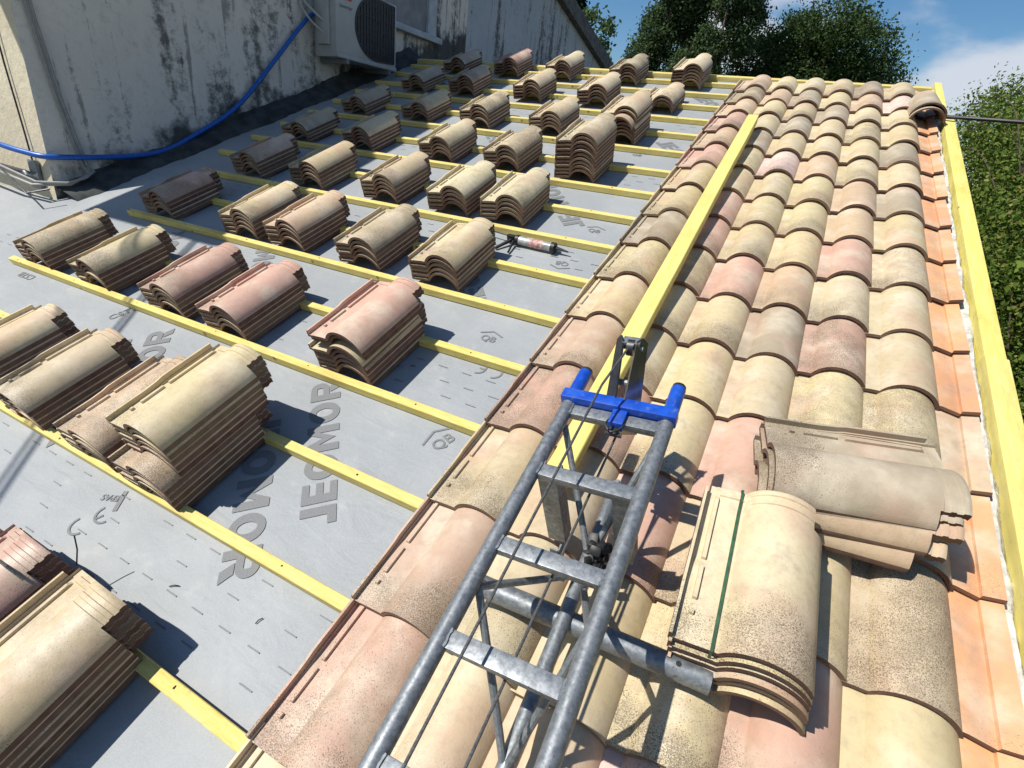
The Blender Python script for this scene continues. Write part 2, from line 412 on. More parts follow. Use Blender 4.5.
# ------------------------------------------------------------------ stacks of tiles waiting on the battens
STEP = .0255
def stack(x, y, n, phrase, cols='c', group='tiles stacked on the battens', z0=-.042, shift=None, rot=0., step=STEP, gap=None, jit=1., names=True):
    x0 = x - RX_; z = z0; out = []
    rz = rot + random.uniform(-1.2, 1.2) * jit; lean = random.uniform(-.0003, .0014); 
    for k in range(n):
        dx = random.uniform(-.0014, .0014) * jit + lean * k; dy = random.uniform(-.004, .004) * jit; dr = random.uniform(-.22, .22) * jit; ex = 0
        if shift and k in shift:
            s = shift[k]; dx += s[0]; dy += s[1]; dr += s[2] if len(s) > 2 else 0
        if gap and k in gap: z += gap[k]
        o = link('roof_tile', TILES[random.randrange(3)])
        o.matrix_world = M @ T(x0, y, z) @ Rz(rz) @ T(dx, dy, 0) @ Rz(dr) @ Ry(random.uniform(-.3, .3) * jit)
        key = cols[-1] if k == n - 1 else cols[k % max(1, len(cols) - 1)] if len(cols) > 1 else random.choice('cysd')
        if len(cols) == 1 and k == n - 1: key = cols
        tint(o, key, .08)
        t = n - k
        if n == 1: pos = '%s tile lying' % PAL[key][1]
        elif t == 1: pos = '%s top tile' % PAL[key][1]
        elif k == 0: pos = 'bottom tile'
        else: pos = '%s tile down' % ORD[t]
        tag(o, pos + ' ' + phrase, 'roof tile', group); out.append(o); z += step
    return out
def grid_phrase(i, r): return 'of %s stack from the wall, %s stack row below ridge' % (ORD[i], ORD[r])
ROWS = [ # row index from ridge, y, [(x of right edge, n, colours)]
 (1, 5.60, [(-2.95, 4, 'g'), (-2.29, 5, 'p'), (-1.68, 5, 'y'), (-.985, 5, 'd'), (-.375, 6, 'cscsy')]),
 (2, 4.84, [(-2.97, 4, 'g'), (-2.38, 5, 'g'), (-1.655, 5, 'y'), (-1.01, 5, 'y'), (-.425, 3, 'y')]),
 (3, 4.02, [(-3.06, 4, 'g'), (-2.355, 4, 'c'), (-1.735, 5, 'y'), (-1.08, 5, 'd'), None]),
 (4, 3.25, [(-3.04, 4, 'g'), (-2.36, 5, 'y'), (-1.615, 5, 'y'), (-1.055, 5, 'y'), (-.505, 10, 'scysgcpsdy')]),
 (5, 2.53, [(-2.82, 5, 'b'), (-2.22, 5, 'c'), (-1.565, 5, 'd'), (-1.04, 5, 'y'), (-.66, 5, 'y')]),
 (6, 1.81, [(-2.84, 5, 'p'), (-2.06, 5, 'c'), (-1.68, 5, 's'), (-1.135, 5, 'd'), (-.645, 5, 'c')]),
 (7, 1.075, [(-2.92, 5, 'c'), (-2.36, 5, 'c'), (-1.745, 5, 'p'), (-1.31, 5, 'p'), None]),
 (8, .345, [(-2.05, 5, 'c'), (-1.60, 5, 'd'), (-1.135, 5, 's'), None]),
]
for r, y, lst in ROWS:
    for i, s in enumerate(lst):
        if s: stack(s[0], y, s[1], grid_phrase(i + 1, r), s[2])
stack(-.48, 4.0, 8, 'of the leaning stack behind the tall ten tile stack', 'cscsysd', shift={5: (-.01, -.045, 0), 6: (0, .02, 0), 7: (0, .03, 1)})
stack(-.60, 1.085, 7, 'of the tall pink stack nearest the laid tiles', 'sgpscpp', gap={5: .014}, shift={4: (-.004, -.010, .5), 5: (.002, .006, -.4), 6: (.004, .0, 0)})
stack(-.79, .34, 10, 'of the tallest stack at lower left', 'scsgsssccc', shift={5: (.001, .066, 0), 6: (.002, .07, 0), 7: (.001, .068, 0), 8: (.002, .074, 0), 9: (.001, .072, 0)})
stack(-.835, -.37, 5, 'of the pink stack tied with wire at the lower left edge', 'spppp')
big = stack(-.475, -.365, 6, 'of the big speckled stack in the bottom left corner', 'scsgsd')
big[-1].color = (.53, .42, .255, .80)
# two piles lying on the finished tiles
G2 = 'tiles piled on the finished roof'
for k in range(6):
    o = link('roof_tile', TILES[k % 3])
    o.matrix_world = M @ T(.790 - .004 * k, .565 + .0062 * (k - 5) + [0, .004, -.003, .002, -.002, 0][k], .062 + .0225 * k) @ Rz(2.5 + random.uniform(-.6, .6)) @ Rx(-1.0) @ Ry(0)
    tint(o, 'cysycy'[k], .04, .5); lab = 'cream top tile' if k == 5 else 'bottom tile' if k == 0 else ORD[6 - k] + ' tile down'
    tag(o, lab + ' of the pile strapped with green band beside the hoist', 'roof tile', G2)
PX, PY = .800, 1.215
for k in range(5):
    o = link('roof_tile', TILES[(k + 1) % 3])
    o.matrix_world = M @ T(PX - [.0, .012, -.008, .006, 0][k], PY + [-.02, -.01, -.016, -.004, 0][k], .084 + .0245 * k) @ Rz([-84, -81.5, -80.5, -79, -77.7][k])
    tint(o, 'sgsgg'[k], .05, .72); lab = 'greyish top tile' if k == 4 else 'bottom tile' if k == 0 else ORD[5 - k] + ' tile down'
    tag(o, lab + ' of the crosswise pile between hoist and orange verge', 'roof tile', G2)
# ridge tiles perched at the right end of the ridge
def ridge_tile_mesh():
    mb = MB(); n = 16; L = .42; t = .013
    vs = []; 
    for j, y in enumerate([0, .03, .05, .2, .35, .42]):
        r0 = .105 - .02 * y / L + (.006 if y < .04 else 0)
        for rr in (r0, r0 - t):
            for i in range(n + 1):
                a = math.pi * i / n; vs.append((math.cos(a) * rr, y, math.sin(a) * rr * .85))
    q = n + 1; fs = []; ms = []
    for j in range(5):
        o = j * 2 * q
        for i in range(n):
            fs.append((o+i, o+2*q+i, o+2*q+i+1, o+i+1)); ms.append(0)
            fs.append((o+q+i, o+q+i+1, o+3*q+i+1, o+3*q+i)); ms.append(1)
        for e in (0, n):
            fs.append((o+e, o+2*q+e, o+3*q+e, o+q+e)); ms.append(1)
    for o, fl in ((0, 0), (10 * q, 1)):
        for i in range(n):
            fs.append((o+i, o+i+1, o+q+i+1, o+q+i)); ms.append(1)
    mb.v = vs; mb.f = fs; mb.m = ms
    return mb.mesh('ridge_tile', [FACE, BODY], True, 50)
RT = ridge_tile_mesh()
for k in range(2):
    o = link('ridge_tile', RT); o.matrix_world = M @ T(1.345, 4.80 + .03 * k, .035 + .024 * k) @ Rz(4 - 3 * k) @ Rx(-1)
    tint(o, 'g'); tag(o, ['lower of two nested half round tiles at far end of verge', 'upper of two nested half round tiles at far end of verge'][k], 'ridge tile', 'nested half round tiles')

# ------------------------------------------------------------------ battens and timbers
def beam(p0, p1, w, h, ch=.002, bow=.0015, n=14, axis='x'):
    """sawn timber: chamfered section swept along its length with a slight natural bow"""
    mb = MB(); L = p1 - p0; rings = []
    a, b = random.uniform(0, 6), random.uniform(0, 6); sec = [(0, ch), (ch, 0), (w - ch, 0), (w, ch), (w, h - ch), (w - ch, h), (ch, h), (0, h - ch)]
    for i in range(n + 1):
        t = i / n; u = p0 + L * t
        d1 = bow * (math.sin(a + t * 4.1) + .4 * math.sin(b + t * 11)); d2 = bow * .5 * math.sin(b + t * 5.3); ww = 1 + random.uniform(-.015, .015)
        rings.append([((u, c * ww - w / 2 + d1, e + d2) if axis == 'x' else (c * ww - w / 2 + d1, u, e + d2)) for c, e in sec])
    vs = [p for R in rings for p in R]; k = 8
    fs = [(i*k+j, i*k+(j+1) % k, (i+1)*k+(j+1) % k, (i+1)*k+j) for i in range(n) for j in range(k)]
    if axis == 'x': fs = [f[::-1] for f in fs]
    e0 = tuple(range(k)); e1 = tuple(range(n*k, n*k + k))
    fs += [e0[::-1] if axis != 'x' else e0, e1 if axis != 'x' else e1[::-1]]
    mb.add(vs, fs); return mb
rows_b = [j for j in range(-1, 17)]
XL = {3: -3.34, -1: -3.4, 0: -3.4, 1: -3.4, 2: -3.3, 4: -3.0, 5: -3.27, 6: -3.3, 7: -3.35}
for j in rows_b:
    xl = XL.get(j, -3.5 - .02 * j); yb = YFRONT(min(j, 15)) + (P if j == 16 else 0)
    mb = beam(xl, 1.452, .036, .037, bow=.0016)
    for q in range(9):
        xn = -3.25 + .58 * q + random.uniform(-.02, .02)
        if xl < xn < 1.4: mb.tube([(xn, random.uniform(-.008, .008), .0355), (xn + .0002, 0, .0382)], .0032, 8, mi=1)
    o = link('roof_batten', mb.mesh('roof_batten', [YEL, DARKM], True, 30)); o.matrix_world = M @ T(0, yb - .012, -.074) @ Rz(random.uniform(-.08, .08))
    tag(o, 'yellow batten, %s across the roof counted up from the gutter side' % ORD[j + 2], 'batten', 'parallel yellow battens across the underlay')
mb = MB().box((-3.9, -.03, 0), (1.45, .03, .06), ch=.003)
o = link('ridge_board', mb.mesh('ridge_board', YEL)); o.matrix_world = M @ T(0, 6.03, -.095)
tag(o, 'yellow ridge board along the top edge of the roof', 'board')
mb = beam(0, 3.46, .072, .055, .003, .002, 16, 'y')
o = link('loose_timber', mb.mesh('loose_timber', YELV)); o.matrix_world = M @ T(.300, .86, .076) @ Rz(.6)
tag(o, 'long bright yellow square timber lying lengthwise on the laid tiles', 'timber')
for (y0, y1, x, z, lab) in ((-.6, 2.12, 1.474, -.085, 'near yellow verge board at the right edge, thicker than the next'), (2.125, 4.99, 1.470, -.09, 'middle length of yellow verge board running to the ridge tiles'), (5.06, 6.03, 1.462, -.10, 'short far yellow verge board behind the ridge tiles')):
    mb = MB().box((-.008 - (.006 if y0 < 0 else 0), 0, 0), (.060 if y0 < 5 else .042, y1 - y0, .105), ch=.003)
    o = link('verge_board', mb.mesh('verge_board', YELV)); o.matrix_world = M @ T(x, y0, z)
    tag(o, lab, 'board', 'boards along the right verge')
# mortar bed between tiles and verge board: lumpy strip
mb = MB(); nn = 120; prof = []
for i in range(nn):
    y = -.5 + 6.4 * i / (nn - 1)
    prof.append([(1.40, y, -.055), (1.425 + random.uniform(-.006, .006), y, -.035 + random.uniform(-.006, .006)), (1.446, y, -.018 + random.uniform(-.01, .008)), (1.461 + random.uniform(-.006, .002), y, -.03 + random.uniform(-.012, .01)), (1.466, y, -.085)])
vs = [p for r in prof for p in r]; fs = [(i*5+k, i*5+k+1, (i+1)*5+k+1, (i+1)*5+k) for i in range(nn-1) for k in range(4)]
mb.add(vs, [f[::-1] for f in fs]); o = link('mortar_bed', mb.mesh('mortar_bed', MORT, True, 60)); o.matrix_world = M
tag(o, 'rough white mortar strip between orange tiles and yellow board', 'mortar')

# ------------------------------------------------------------------ underlay with prints
und = thing('roof_underlay', 'grey printed felt underlay stretched over the bare part of the roof', 'underlay', M)
mb = MB(); nx, ny = 60, 60
gx = [-5.6 + (1.42 + 5.6) * i / nx for i in range(nx + 1)]; gy = [-1.2 + 7.2 * j / ny for j in range(ny + 1)]
mb.add([(x, y, -.077) for y in gy for x in gx], [(j*(nx+1)+i, j*(nx+1)+i+1, (j+1)*(nx+1)+i+1, (j+1)*(nx+1)+i) for j in range(ny) for i in range(nx)])
part('felt_sheet', mb, FELT, und)
ZP = -.0745
def text_mesh(body, size, bold=0., sx=1.):
    cu = bpy.data.curves.new('t', 'FONT'); cu.body = body; cu.size = size; cu.offset = bold; cu.align_x = 'CENTER'; cu.align_y = 'CENTER'; cu.resolution_u = 6
    ob = bpy.data.objects.new('t', cu); LINK(ob); bpy.context.view_layer.update()
    me = bpy.data.meshes.new_from_object(ob.evaluated_get(bpy.context.evaluated_depsgraph_get()))
    bpy.data.objects.remove(ob); bpy.data.curves.remove(cu)
    for v in me.vertices: v.co.x *= sx
    me.materials.clear(); return me
def print_text(name, body, size, x, y, ang, bold=0., sx=1., mat=INK, par=None, dz=0):
    me = text_mesh(body, size, bold, sx); me.materials.append(mat)
    o = bpy.data.objects.new(name, me); LINK(o); o.parent = par or und
    o.matrix_local = T(x, y, ZP + dz) @ Rz(ang); return o
BIG = 'JEOMOR'
A1 = math.degrees(math.atan2(.57, -.485))
WORDS = []
for (x, y, a) in ((-.59, .775, A1), (-.675, .53, A1 + 180), (-1.60, .72, A1), (-.74, 2.02, A1), (-.12, 5.17, A1 + 180), (-1.95, 1.75, A1 + 180), (-.10, 3.95, A1 + 180), (-1.745, .605, A1 + 180),
                  (-.62, 2.95, A1), (-2.3, 2.35, A1), (-1.5, 3.75, A1 + 180), (-.95, 5.15, A1), (-2.5, 1.45, A1)):
    WORDS.append((x, y, a))
def print_poly(name, polys, x, y, ang):
    mb = MB()
    for p in polys: mb.add([(a, b, 0) for a, b in p], [tuple(range(len(p)))])
    o = part(name, mb, INK, und, smooth=False); o.matrix_local = T(x, y, ZP) @ Rz(ang); return o
def bar(a, b, w):
    ax, ay = a; bx, by = b; d = math.hypot(bx-ax, by-ay); nx_, ny_ = -(by-ay)/d*w/2, (bx-ax)/d*w/2
    return [(ax+nx_, ay+ny_), (ax-nx_, ay-ny_), (bx-nx_, by-ny_), (bx+nx_, by+ny_)]
def arcstrip(cx, cy, r, w, a0, a1, n=14):
    out = []
    for i in range(n):
        t0 = math.radians(a0 + (a1-a0)*i/n); t1 = math.radians(a0 + (a1-a0)*(i+1)/n)
        out.append([(cx+(r-w/2)*math.cos(t0), cy+(r-w/2)*math.sin(t0)), (cx+(r+w/2)*math.cos(t0), cy+(r+w/2)*math.sin(t0)), (cx+(r+w/2)*math.cos(t1), cy+(r+w/2)*math.sin(t1)), (cx+(r-w/2)*math.cos(t1), cy+(r-w/2)*math.sin(t1))])
    return out
def house_mark(x, y, ang, s=1.):
    pl = [bar((-.055*s, .03*s), (0, .055*s), .007*s), bar((0, .055*s), (.055*s, .03*s), .007*s)]
    print_poly('printed_mark', pl, x, y, ang)
    print_text('printed_mark', 'QB', .052*s, x, y, ang, .001)
def ce_mark(x, y, ang, s=1.):
    pl = arcstrip(-.03*s, 0, .028*s, .007*s, 90, 270) + arcstrip(.035*s, 0, .028*s, .007*s, 90, 270) + [bar((.008*s, 0), (.03*s, 0), .007*s)]
    print_poly('printed_mark', pl, x, y, ang)
def block_word(h=.118, w=.112, t=.034, gap=.016):
    polys = []; x = 0
    def ring(cx, cy, rx, ry, t, a0, a1, n=20):
        for i in range(n):
            p = math.radians(a0 + (a1 - a0) * i / n); q = math.radians(a0 + (a1 - a0) * (i + 1) / n)
            polys.append([(cx + (rx - t) * math.cos(p), cy + (ry - t * .8) * math.sin(p)), (cx + rx * math.cos(p), cy + ry * math.sin(p)), (cx + rx * math.cos(q), cy + ry * math.sin(q)), (cx + (rx - t) * math.cos(q), cy + (ry - t * .8) * math.sin(q))])
    for ch in BIG:
        if ch == 'J':
            ww = w * .62; polys.append([(x, 0), (x + ww, 0), (x + ww, h), (x + ww - t, h), (x + ww - t, t * .85), (x, t * .85)]); x += ww + gap
        elif ch == 'E':
            ww = w * .74; polys += [[(x, 0), (x + t, 0), (x + t, h), (x, h)]] + [[(x + t, z), (x + ww, z), (x + ww, z + t * .72), (x + t, z + t * .72)] for z in (0, h / 2 - t * .36, h - t * .72)]; x += ww + gap
        elif ch == 'O':
            ring(x + w / 2, h / 2, w / 2, h / 2, t, 0, 360, 28); x += w + gap
        elif ch == 'M':
            ww = w * 1.15; polys += [[(x, 0), (x + t, 0), (x + t, h), (x, h)], [(x + ww - t, 0), (x + ww, 0), (x + ww, h), (x + ww - t, h)], [(x + t, h), (x + t, h * .62), (x + ww / 2, h * .10), (x + ww / 2, h * .50)], [(x + ww / 2, h * .50), (x + ww / 2, h * .10), (x + ww - t, h * .62), (x + ww - t, h)]]; x += ww + gap
        elif ch == 'R':
            ww = w * .95; polys.append([(x, 0), (x + t, 0), (x + t, h), (x, h)]); b = h * .62
            polys += [[(x + t, h), (x + t, h - t * .72), (x + ww - b / 2, h - t * .72), (x + ww - b / 2, h)], [(x + t, h - b + t * .72), (x + t, h - b), (x + ww - b / 2, h - b), (x + ww - b / 2, h - b + t * .72)]]
            o_ = len(polys); ring(x + ww - b / 2, h - b / 2, b / 2, b / 2, t * .9, -90, 90, 12)
            polys.append([(x + t + .012, h - b - .003), (x + ww - t * 1.1, 0), (x + ww + .004, 0), (x + t + .012 + t * 1.15, h - b - .003)]); x += ww + gap
    tot = x - gap
    return [[(a - tot / 2, b - h / 2) for a, b in p] for p in polys]
for (x, y, a) in WORDS: print_poly('printed_word', block_word(), x, y, a)
for (x, y, a) in ((-.34, 1.565, 0), (-.277, 2.68, 0), (-.417, 3.886, 0), (-.30, 2.28, 180)): house_mark(x, y, a + random.uniform(-3, 3))
house_mark(-.19, .975, A1 - 65, 1.2)
for (x, y, a) in ((-.24, 1.38, 180), (-.20, 2.52, 0), (-1.07, .19, A1 - 70)): ce_mark(x, y, a, 1.15)
print_text('printed_mark', 'CSTB', .06, -3.09, 1.00, 180, .0012); print_text('printed_mark', 'CSTB', .06, -2.16, 1.0, A1 - 62, .0012)
print_text('printed_mark', 'EPAS', .032, -1.10, .275, 200, .001); pass
print_poly('printed_mark', [bar((-.03, 0), (.05, 0), .016)], -1.06, .29, -60)
mb = MB()
for base in (.02, 1.12, 2.2, 3.3, 4.4, 5.3):
    for r_, dy in enumerate((0, .075, .15, .225)):
        x = -3.9 + .06 * r_
        while x < -.15:
            if random.random() < .6:
                y = base + dy + .055
                if not any(abs(y - (jj*P)) < .05 for jj in range(17)):
                    mb.add([(x, y - .002, ZP), (x + .045, y - .002, ZP), (x + .045, y + .002, ZP), (x, y + .002, ZP)], [(0, 1, 2, 3)])
            x += .115
part('printed_dashes', mb, INKL, und, smooth=False)['kind'] = 'stuff'
# debris on the felt
for (x, y, a, l) in ((-.62, .16, 30, .03), (-.30, .20, 70, .022), (-.78, -.02, 40, .02), (-.55, 1.27, 10, .02)):
    mb = MB().tube([(0, 0, .003), (l * .5, .002, .005), (l, 0, .003)], .0016, 5)
    o = link('felt_scrap', mb.mesh('felt_scrap', BLACK)); o.matrix_world = M @ T(x, y, -.076) @ Rz(a)
    tag(o, 'tiny black scrap lying on the grey underlay', 'scrap', 'scraps on the underlay')
# wire around the pink stack, lower left
mb = MB().tube([(-1.06, -.02, .105), (-.99, -.02, .085), (-.965, -.02, .078), (-.93, -.02, .13), (-.88, -.02, .137), (-.84, -.02, .10)], .004, 6)
o = link('binding_wire', mb.mesh('binding_wire', WIRE)); o.matrix_world = M; tag(o, 'grey wire tie across the pink stack at the lower left', 'wire')
mb = MB().tube([(-.80, .02, .0), (-.76, .05, .035), (-.72, .055, .05), (-.68, .06, .047)], .0022, 6).tube([(-.84, .07, .02), (-.845, .10, .06), (-.85, .12, .10)], .002, 6)
o = link('binding_wire', mb.mesh('binding_wire', BLACK)); o.matrix_world = M; tag(o, 'black wire ends sticking out behind the pink stack', 'wire')

# ------------------------------------------------------------------ house below this roof (setting seen only from aside)
ho = thing('low_house', 'low house carrying the roof being retiled', 'house', M)
mb = MB().box((-5.6, -1.2, -.20), (1.40, 6.0, -.082)); part('roof_deck', mb, m_simple('deck_board', (.30, .22, .13), .9), ho, smooth=False)
Mi = M.inverted()
def wbox(mb, a, b): mb.box(a, b, T=Mi)
mb = MB(); wbox(mb, (-4.0, -.7, -3.4), (1.36, 5.3, -.70)); part('wall', mb, PLSUN, ho, smooth=False)
mb = MB(); wbox(mb, (1.18, .6, -.8), (1.36, 5.5, .02)); wbox(mb, (1.18, 3.0, -.1), (1.36, 5.5, .9)); part('gable_wall', mb, PLSUN, ho, smooth=False)
R2 = Mi @ T(0, 5.66, 2.16) @ Matrix.Rotation(-PITCH, 4, 'X')
mb = MB().box((-4.0, .02, -.14), (1.40, 5.2, -.02), T=R2); part('rear_roof', mb, ROOFOLD, ho, smooth=False)

# ------------------------------------------------------------------ tall house on the left (world space)
WX = -4.1; WY = 1.63
th = thing('tall_house', 'tall stained white house rising on the left of the roof', 'house', T(0, 0, 0))
mb = MB()
poly = [(WY, -3.4), (7.0, -3.4), (7.0, 6.05), (WY, 4.15)]
vs = [(WX, y, z) for y, z in poly] + [(-12, y, z) for y, z in poly]
mb.add(vs, [(0, 1, 2, 3), (7, 6, 5, 4), (1, 5, 6, 2), (3, 2, 6, 7)], 0); mb.add(vs, [(0, 3, 7, 4)], 1)
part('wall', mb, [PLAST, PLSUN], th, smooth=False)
mb = MB(); poly = [(7.003, -3.4), (14.5, -3.4), (14.5, 2.83), (7.003, 4.40)]
vs = [(WX - .004, y, z) for y, z in poly] + [(-12, y, z) for y, z in poly]
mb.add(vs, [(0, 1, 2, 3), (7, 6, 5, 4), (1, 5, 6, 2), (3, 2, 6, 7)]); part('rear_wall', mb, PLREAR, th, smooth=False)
RS = Matrix.Rotation(math.atan(-.2094), 4, 'X')
mb = MB().box((WX - .4, 0, 0), (WX + .12, 7.9, .26), T=T(0, 7.003, 4.40) @ RS); part('coping', mb, GREYP, th, smooth=False)
mb = MB().box((-12, 1.90, 3.15), (-5.25, 7.35, 3.30), T=M).box((-5.25, 1.29, 3.15), (-3.9, 7.35, 3.30), T=M); part('roof', mb, ROOFOLD, th, smooth=False)
# cement fillet at the foot of the wall
mb = MB(); n = 90; pr = []
for i in range(n):
    y = 1.76 + (6.1 - 1.72) * i / (n - 1); w = .08 + .02 * math.sin(i * .37) + random.uniform(-.015, .015); h = -.02 + .05 * i / n + .012 * math.sin(i * .23) + random.uniform(-.008, .008)
    pr.append([(WX - .01, y, h + .03), (WX + .03, y, h), (WX + w * .6, y, h * .35), (WX + w + .08, y, -.05), (WX + w + .12, y, -.08)])
vs = [p for r in pr for p in r]; mb.add(vs, [(i*5+k, i*5+k+1, (i+1)*5+k+1, (i+1)*5+k)[::-1] for i in range(n-1) for k in range(4)])
f = part('wall_flashing', mb, MOSS, th, angle=80); f.matrix_local = M
# window with shutter on the shaded wall
win = part('window', MB().box((WX - .05, 5.0, 2.49), (WX + .018, 6.02, 3.9)), SHUT, th, smooth=False)
part('frame', MB().box((WX - .02, 6.02, 2.47), (WX + .05, 6.20, 3.95)).box((WX - .02, 4.85, 2.47), (WX + .05, 4.998, 3.95)), WHITED, win, smooth=False)
part('sill', MB().box((WX - .02, 4.80, 2.40), (WX + .10, 6.28, 2.468), ch=.006), WHITED, win)

# downpipe-like conduit and cable loop at the corner
mb = MB().tube([(WX + .022, 1.70, 2.6), (WX + .022, 1.70, 1.75), (WX + .022, 1.76, 1.2), (WX + .022, 1.83, .80), (WX + .07, 1.84, .735), (WX + .08, 1.70, .665), (WX - .06, 1.53, .645), (WX - .45, 1.49, .70), (WX - 1.4, 1.46, .90)], .011, 8)
mb.tube([(WX + .03, 1.725, 2.6), (WX + .03, 1.725, 1.75), (WX + .03, 1.785, 1.2), (WX + .03, 1.855, .80), (WX + .06, 1.88, .755), (WX + .10, 1.80, .715), (WX + .09, 1.68, .675), (WX - .05, 1.55, .665), (WX - .4, 1.51, .73), (WX - 1.4, 1.5, .95)], .010, 8)
o = link('wall_cable', mb.mesh('wall_cable', CABLE)); tag(o, 'pair of grey cables down the corner of the stained wall and looping left', 'cable')
# thin cracks/wires on sunny face
for (pts, lab) in (([(WX - .28, 1.615, 2.3), (WX - .24, 1.615, 1.4), (WX - .20, 1.615, 1.0), (WX - .16, 1.61, .62)], 'thin dark wire hanging down the sunlit cream wall'),
                   ([(WX - 1.2, 1.50, 1.0), (WX - .6, 1.5, .80), (WX - .2, 1.48, .66), (WX + .02, 1.45, .60), (WX + .12, 1.55, .64)], 'black cable sagging across the foot of the sunlit wall')):
    o = link('wire', MB().tube(pts, .006, 6).mesh('wire', DARKM)); tag(o, lab, 'wire')
# pipe bracket
pb = thing('pipe_bracket', 'steel wall bracket holding a grey tube on the sunlit wall', 'bracket', T(WX - .17, 1.6, .70))
part('plate', MB().box((-.06, 0, -.10), (.05, .025, .10), ch=.004), GALV, pb)
part('clamp', MB().tube([(-.04, -.02, .01), (-.01, -.05, .015), (.02, -.05, .0), (.035, -.02, -.02), (.03, 0, -.06)], .014, 10), GALV, pb)
part('tube', MB().cyl((-1.2, -.03, .03), (-.03, -.035, .01), .019, 16), DARKM, pb)
# blue hose
def smooth_path(pts, n=8):
    P_ = [Vector(p) for p in pts]; out = []
    for i in range(len(P_) - 1):
        p0 = P_[max(i-1, 0)]; p1 = P_[i]; p2 = P_[i+1]; p3 = P_[min(i+2, len(P_)-1)]
        for k in range(n):
            t = k / n; out.append(.5 * ((2*p1) + (p2-p0)*t + (2*p0-5*p1+4*p2-p3)*t*t + (3*p1-p0-3*p2+p3)*t**3))
    out.append(P_[-1]); return out
hx = WX + .05
o = link('blue_hose', MB().tube(smooth_path([(-5.6, 1.38, 1.12), (-4.75, 1.48, .93), (-4.25, 1.56, .855), (hx, 1.72, .845), (hx, 2.35, .90), (hx, 2.75, 1.08), (hx, 3.17, 1.34), (hx, 3.62, 1.78), (hx, 3.95, 2.12), (hx, 4.15, 2.27), (hx, 4.5, 2.32)]), .019, 12).mesh('blue_hose', HOSE))
tag(o, 'bright blue hose slung along the wall up to the air conditioner', 'hose')

# air conditioner
ax, ay, az = -3.74, 4.10, 1.90
AY = 1.0
ac = thing('air_conditioner', 'pale outdoor air conditioner unit bracketed to the shaded wall', 'air conditioner', T(ax, ay, az) @ Rz(-4))
part('casing', MB().box((-.31, 0, 0), (0, .84, .62), ch=.008), WHITEP, ac)
part('side_cover', MB().box((-.24, -.035, .10), (-.08, -.001, .55), ch=.008), WHITEP, ac)
part('front_edge', MB().box((.001, 0, .0), (.014, .84, .035), ch=.004), WHITEP, ac)
g = MB(); 
circ = [(.27, -.27), (.27, .27)] + [(math.cos(t) * .29 - .0, math.sin(t) * .285) for t in [math.pi/2 + math.pi*k/18 for k in range(19)]]
TT = T(.004, .53, .33) @ Matrix(((0, 0, 1, 0), (1, 0, 0, 0), (0, 1, 0, 0), (0, 0, 0, 1)))
g.prism(circ, 0, .008, TT); part('fan_grille', g, GRILL, ac, smooth=False)
g = MB()
for k in range(14):
    yy = .27 + k * .0405; hh = .26 if yy > .53 else math.sqrt(max(.27**2 - (yy - .53)**2, 0.001)); g.box((.0125, yy - .003, .33 - hh), (.018, yy + .003, .33 + hh))
for k in range(5):
    zz = .13 + k * .1; hh = math.sqrt(max(.27**2 - (zz - .33)**2, .001)); g.box((.0185, .53 - hh, zz - .003), (.022, .795, zz + .003))
part('grille_wires', g, DARKM, ac, smooth=False)
part('badge', MB().box((.001, .06, .50), (.004, .20, .53)), REDL, ac, smooth=False)
o = print_text('badge_text', 'inverter', .05, 0, 0, 0, .001, 1., GREYL, ac); o.matrix_local = T(.003, .13, .44) @ Matrix(((0, 0, 1, 0), (1, 0, 0, 0), (0, 1, 0, 0), (0, 0, 0, 1)))
for yb in (.10, .70): part('bracket', MB().prism([(-.36, -.045), (.03, -.045), (.03, -.003), (-.325, -.003), (-.325, .35), (-.36, .35)], 0, .035, T(0, yb + .035, 0) @ Rx(90)), GALV, ac, smooth=False)
part('refrigerant_pipe', MB().tube(smooth_path([(-.15, -.03, .30), (-.20, -.10, .36), (-.30, -.12, .44), (-.33, -.10, .55), (-.33, -.06, .62)]), .013, 8).tube(smooth_path([(-.15, -.03, .20), (-.22, -.12, .28), (-.31, -.15, .40), (-.34, -.14, .5)]), .010, 8), WHITEP, ac)

# ------------------------------------------------------------------ overhead service cable (its shadow crosses the felt) and black cable on the right
LD = Vector((-.48, -.12, 1.0))
def lp(x, y, z): return M @ Vector((x, y, z))
sh = [(-1.35, -.10), (-1.52, .12), (-1.715, .36), (-2.16, 1.046), (-2.6, 1.75)]
a = Vector((-1.0, -.65, -.075)) + LD * 3.1; b = Vector((-2.75, 1.95, -.075)) + LD * 3.1
mb = MB().tube([M @ (a + (b - a) * t + Vector((0, 0, .25 * (t - .5)**2 * 4))) for t in [k / 12 for k in range(13)]], .011, 6)
a2 = a + Vector((-.07, .02, .0)); b2 = b + Vector((-.03, 0, 0))
mb.tube([M @ (a2 + (b2 - a2) * t + Vector((0, 0, .25 * (t - .5)**2 * 4))) for t in [k / 12 for k in range(13)]], .008, 6)
o = link('service_cable', mb.mesh('service_cable', BLACK)); tag(o, 'overhead service cable whose shadow crosses the underlay', 'cable')
def W2(px, py, d):   # pixel ray in world for far layout notes
    pass
pts = [M @ Vector((1.40, 4.95, .03)), M @ Vector((1.55, 4.93, .045)), Vector((2.1, 4.42, 1.80)), Vector((2.9, 4.35, 1.80)), Vector((5.5, 4.3, 1.85))]
o = link('black_cable', MB().tube(smooth_path(pts), [.012] * 33, 8).mesh('black_cable', BLACK)); tag(o, 'thick black cable leaving the verge toward the hedge', 'cable')

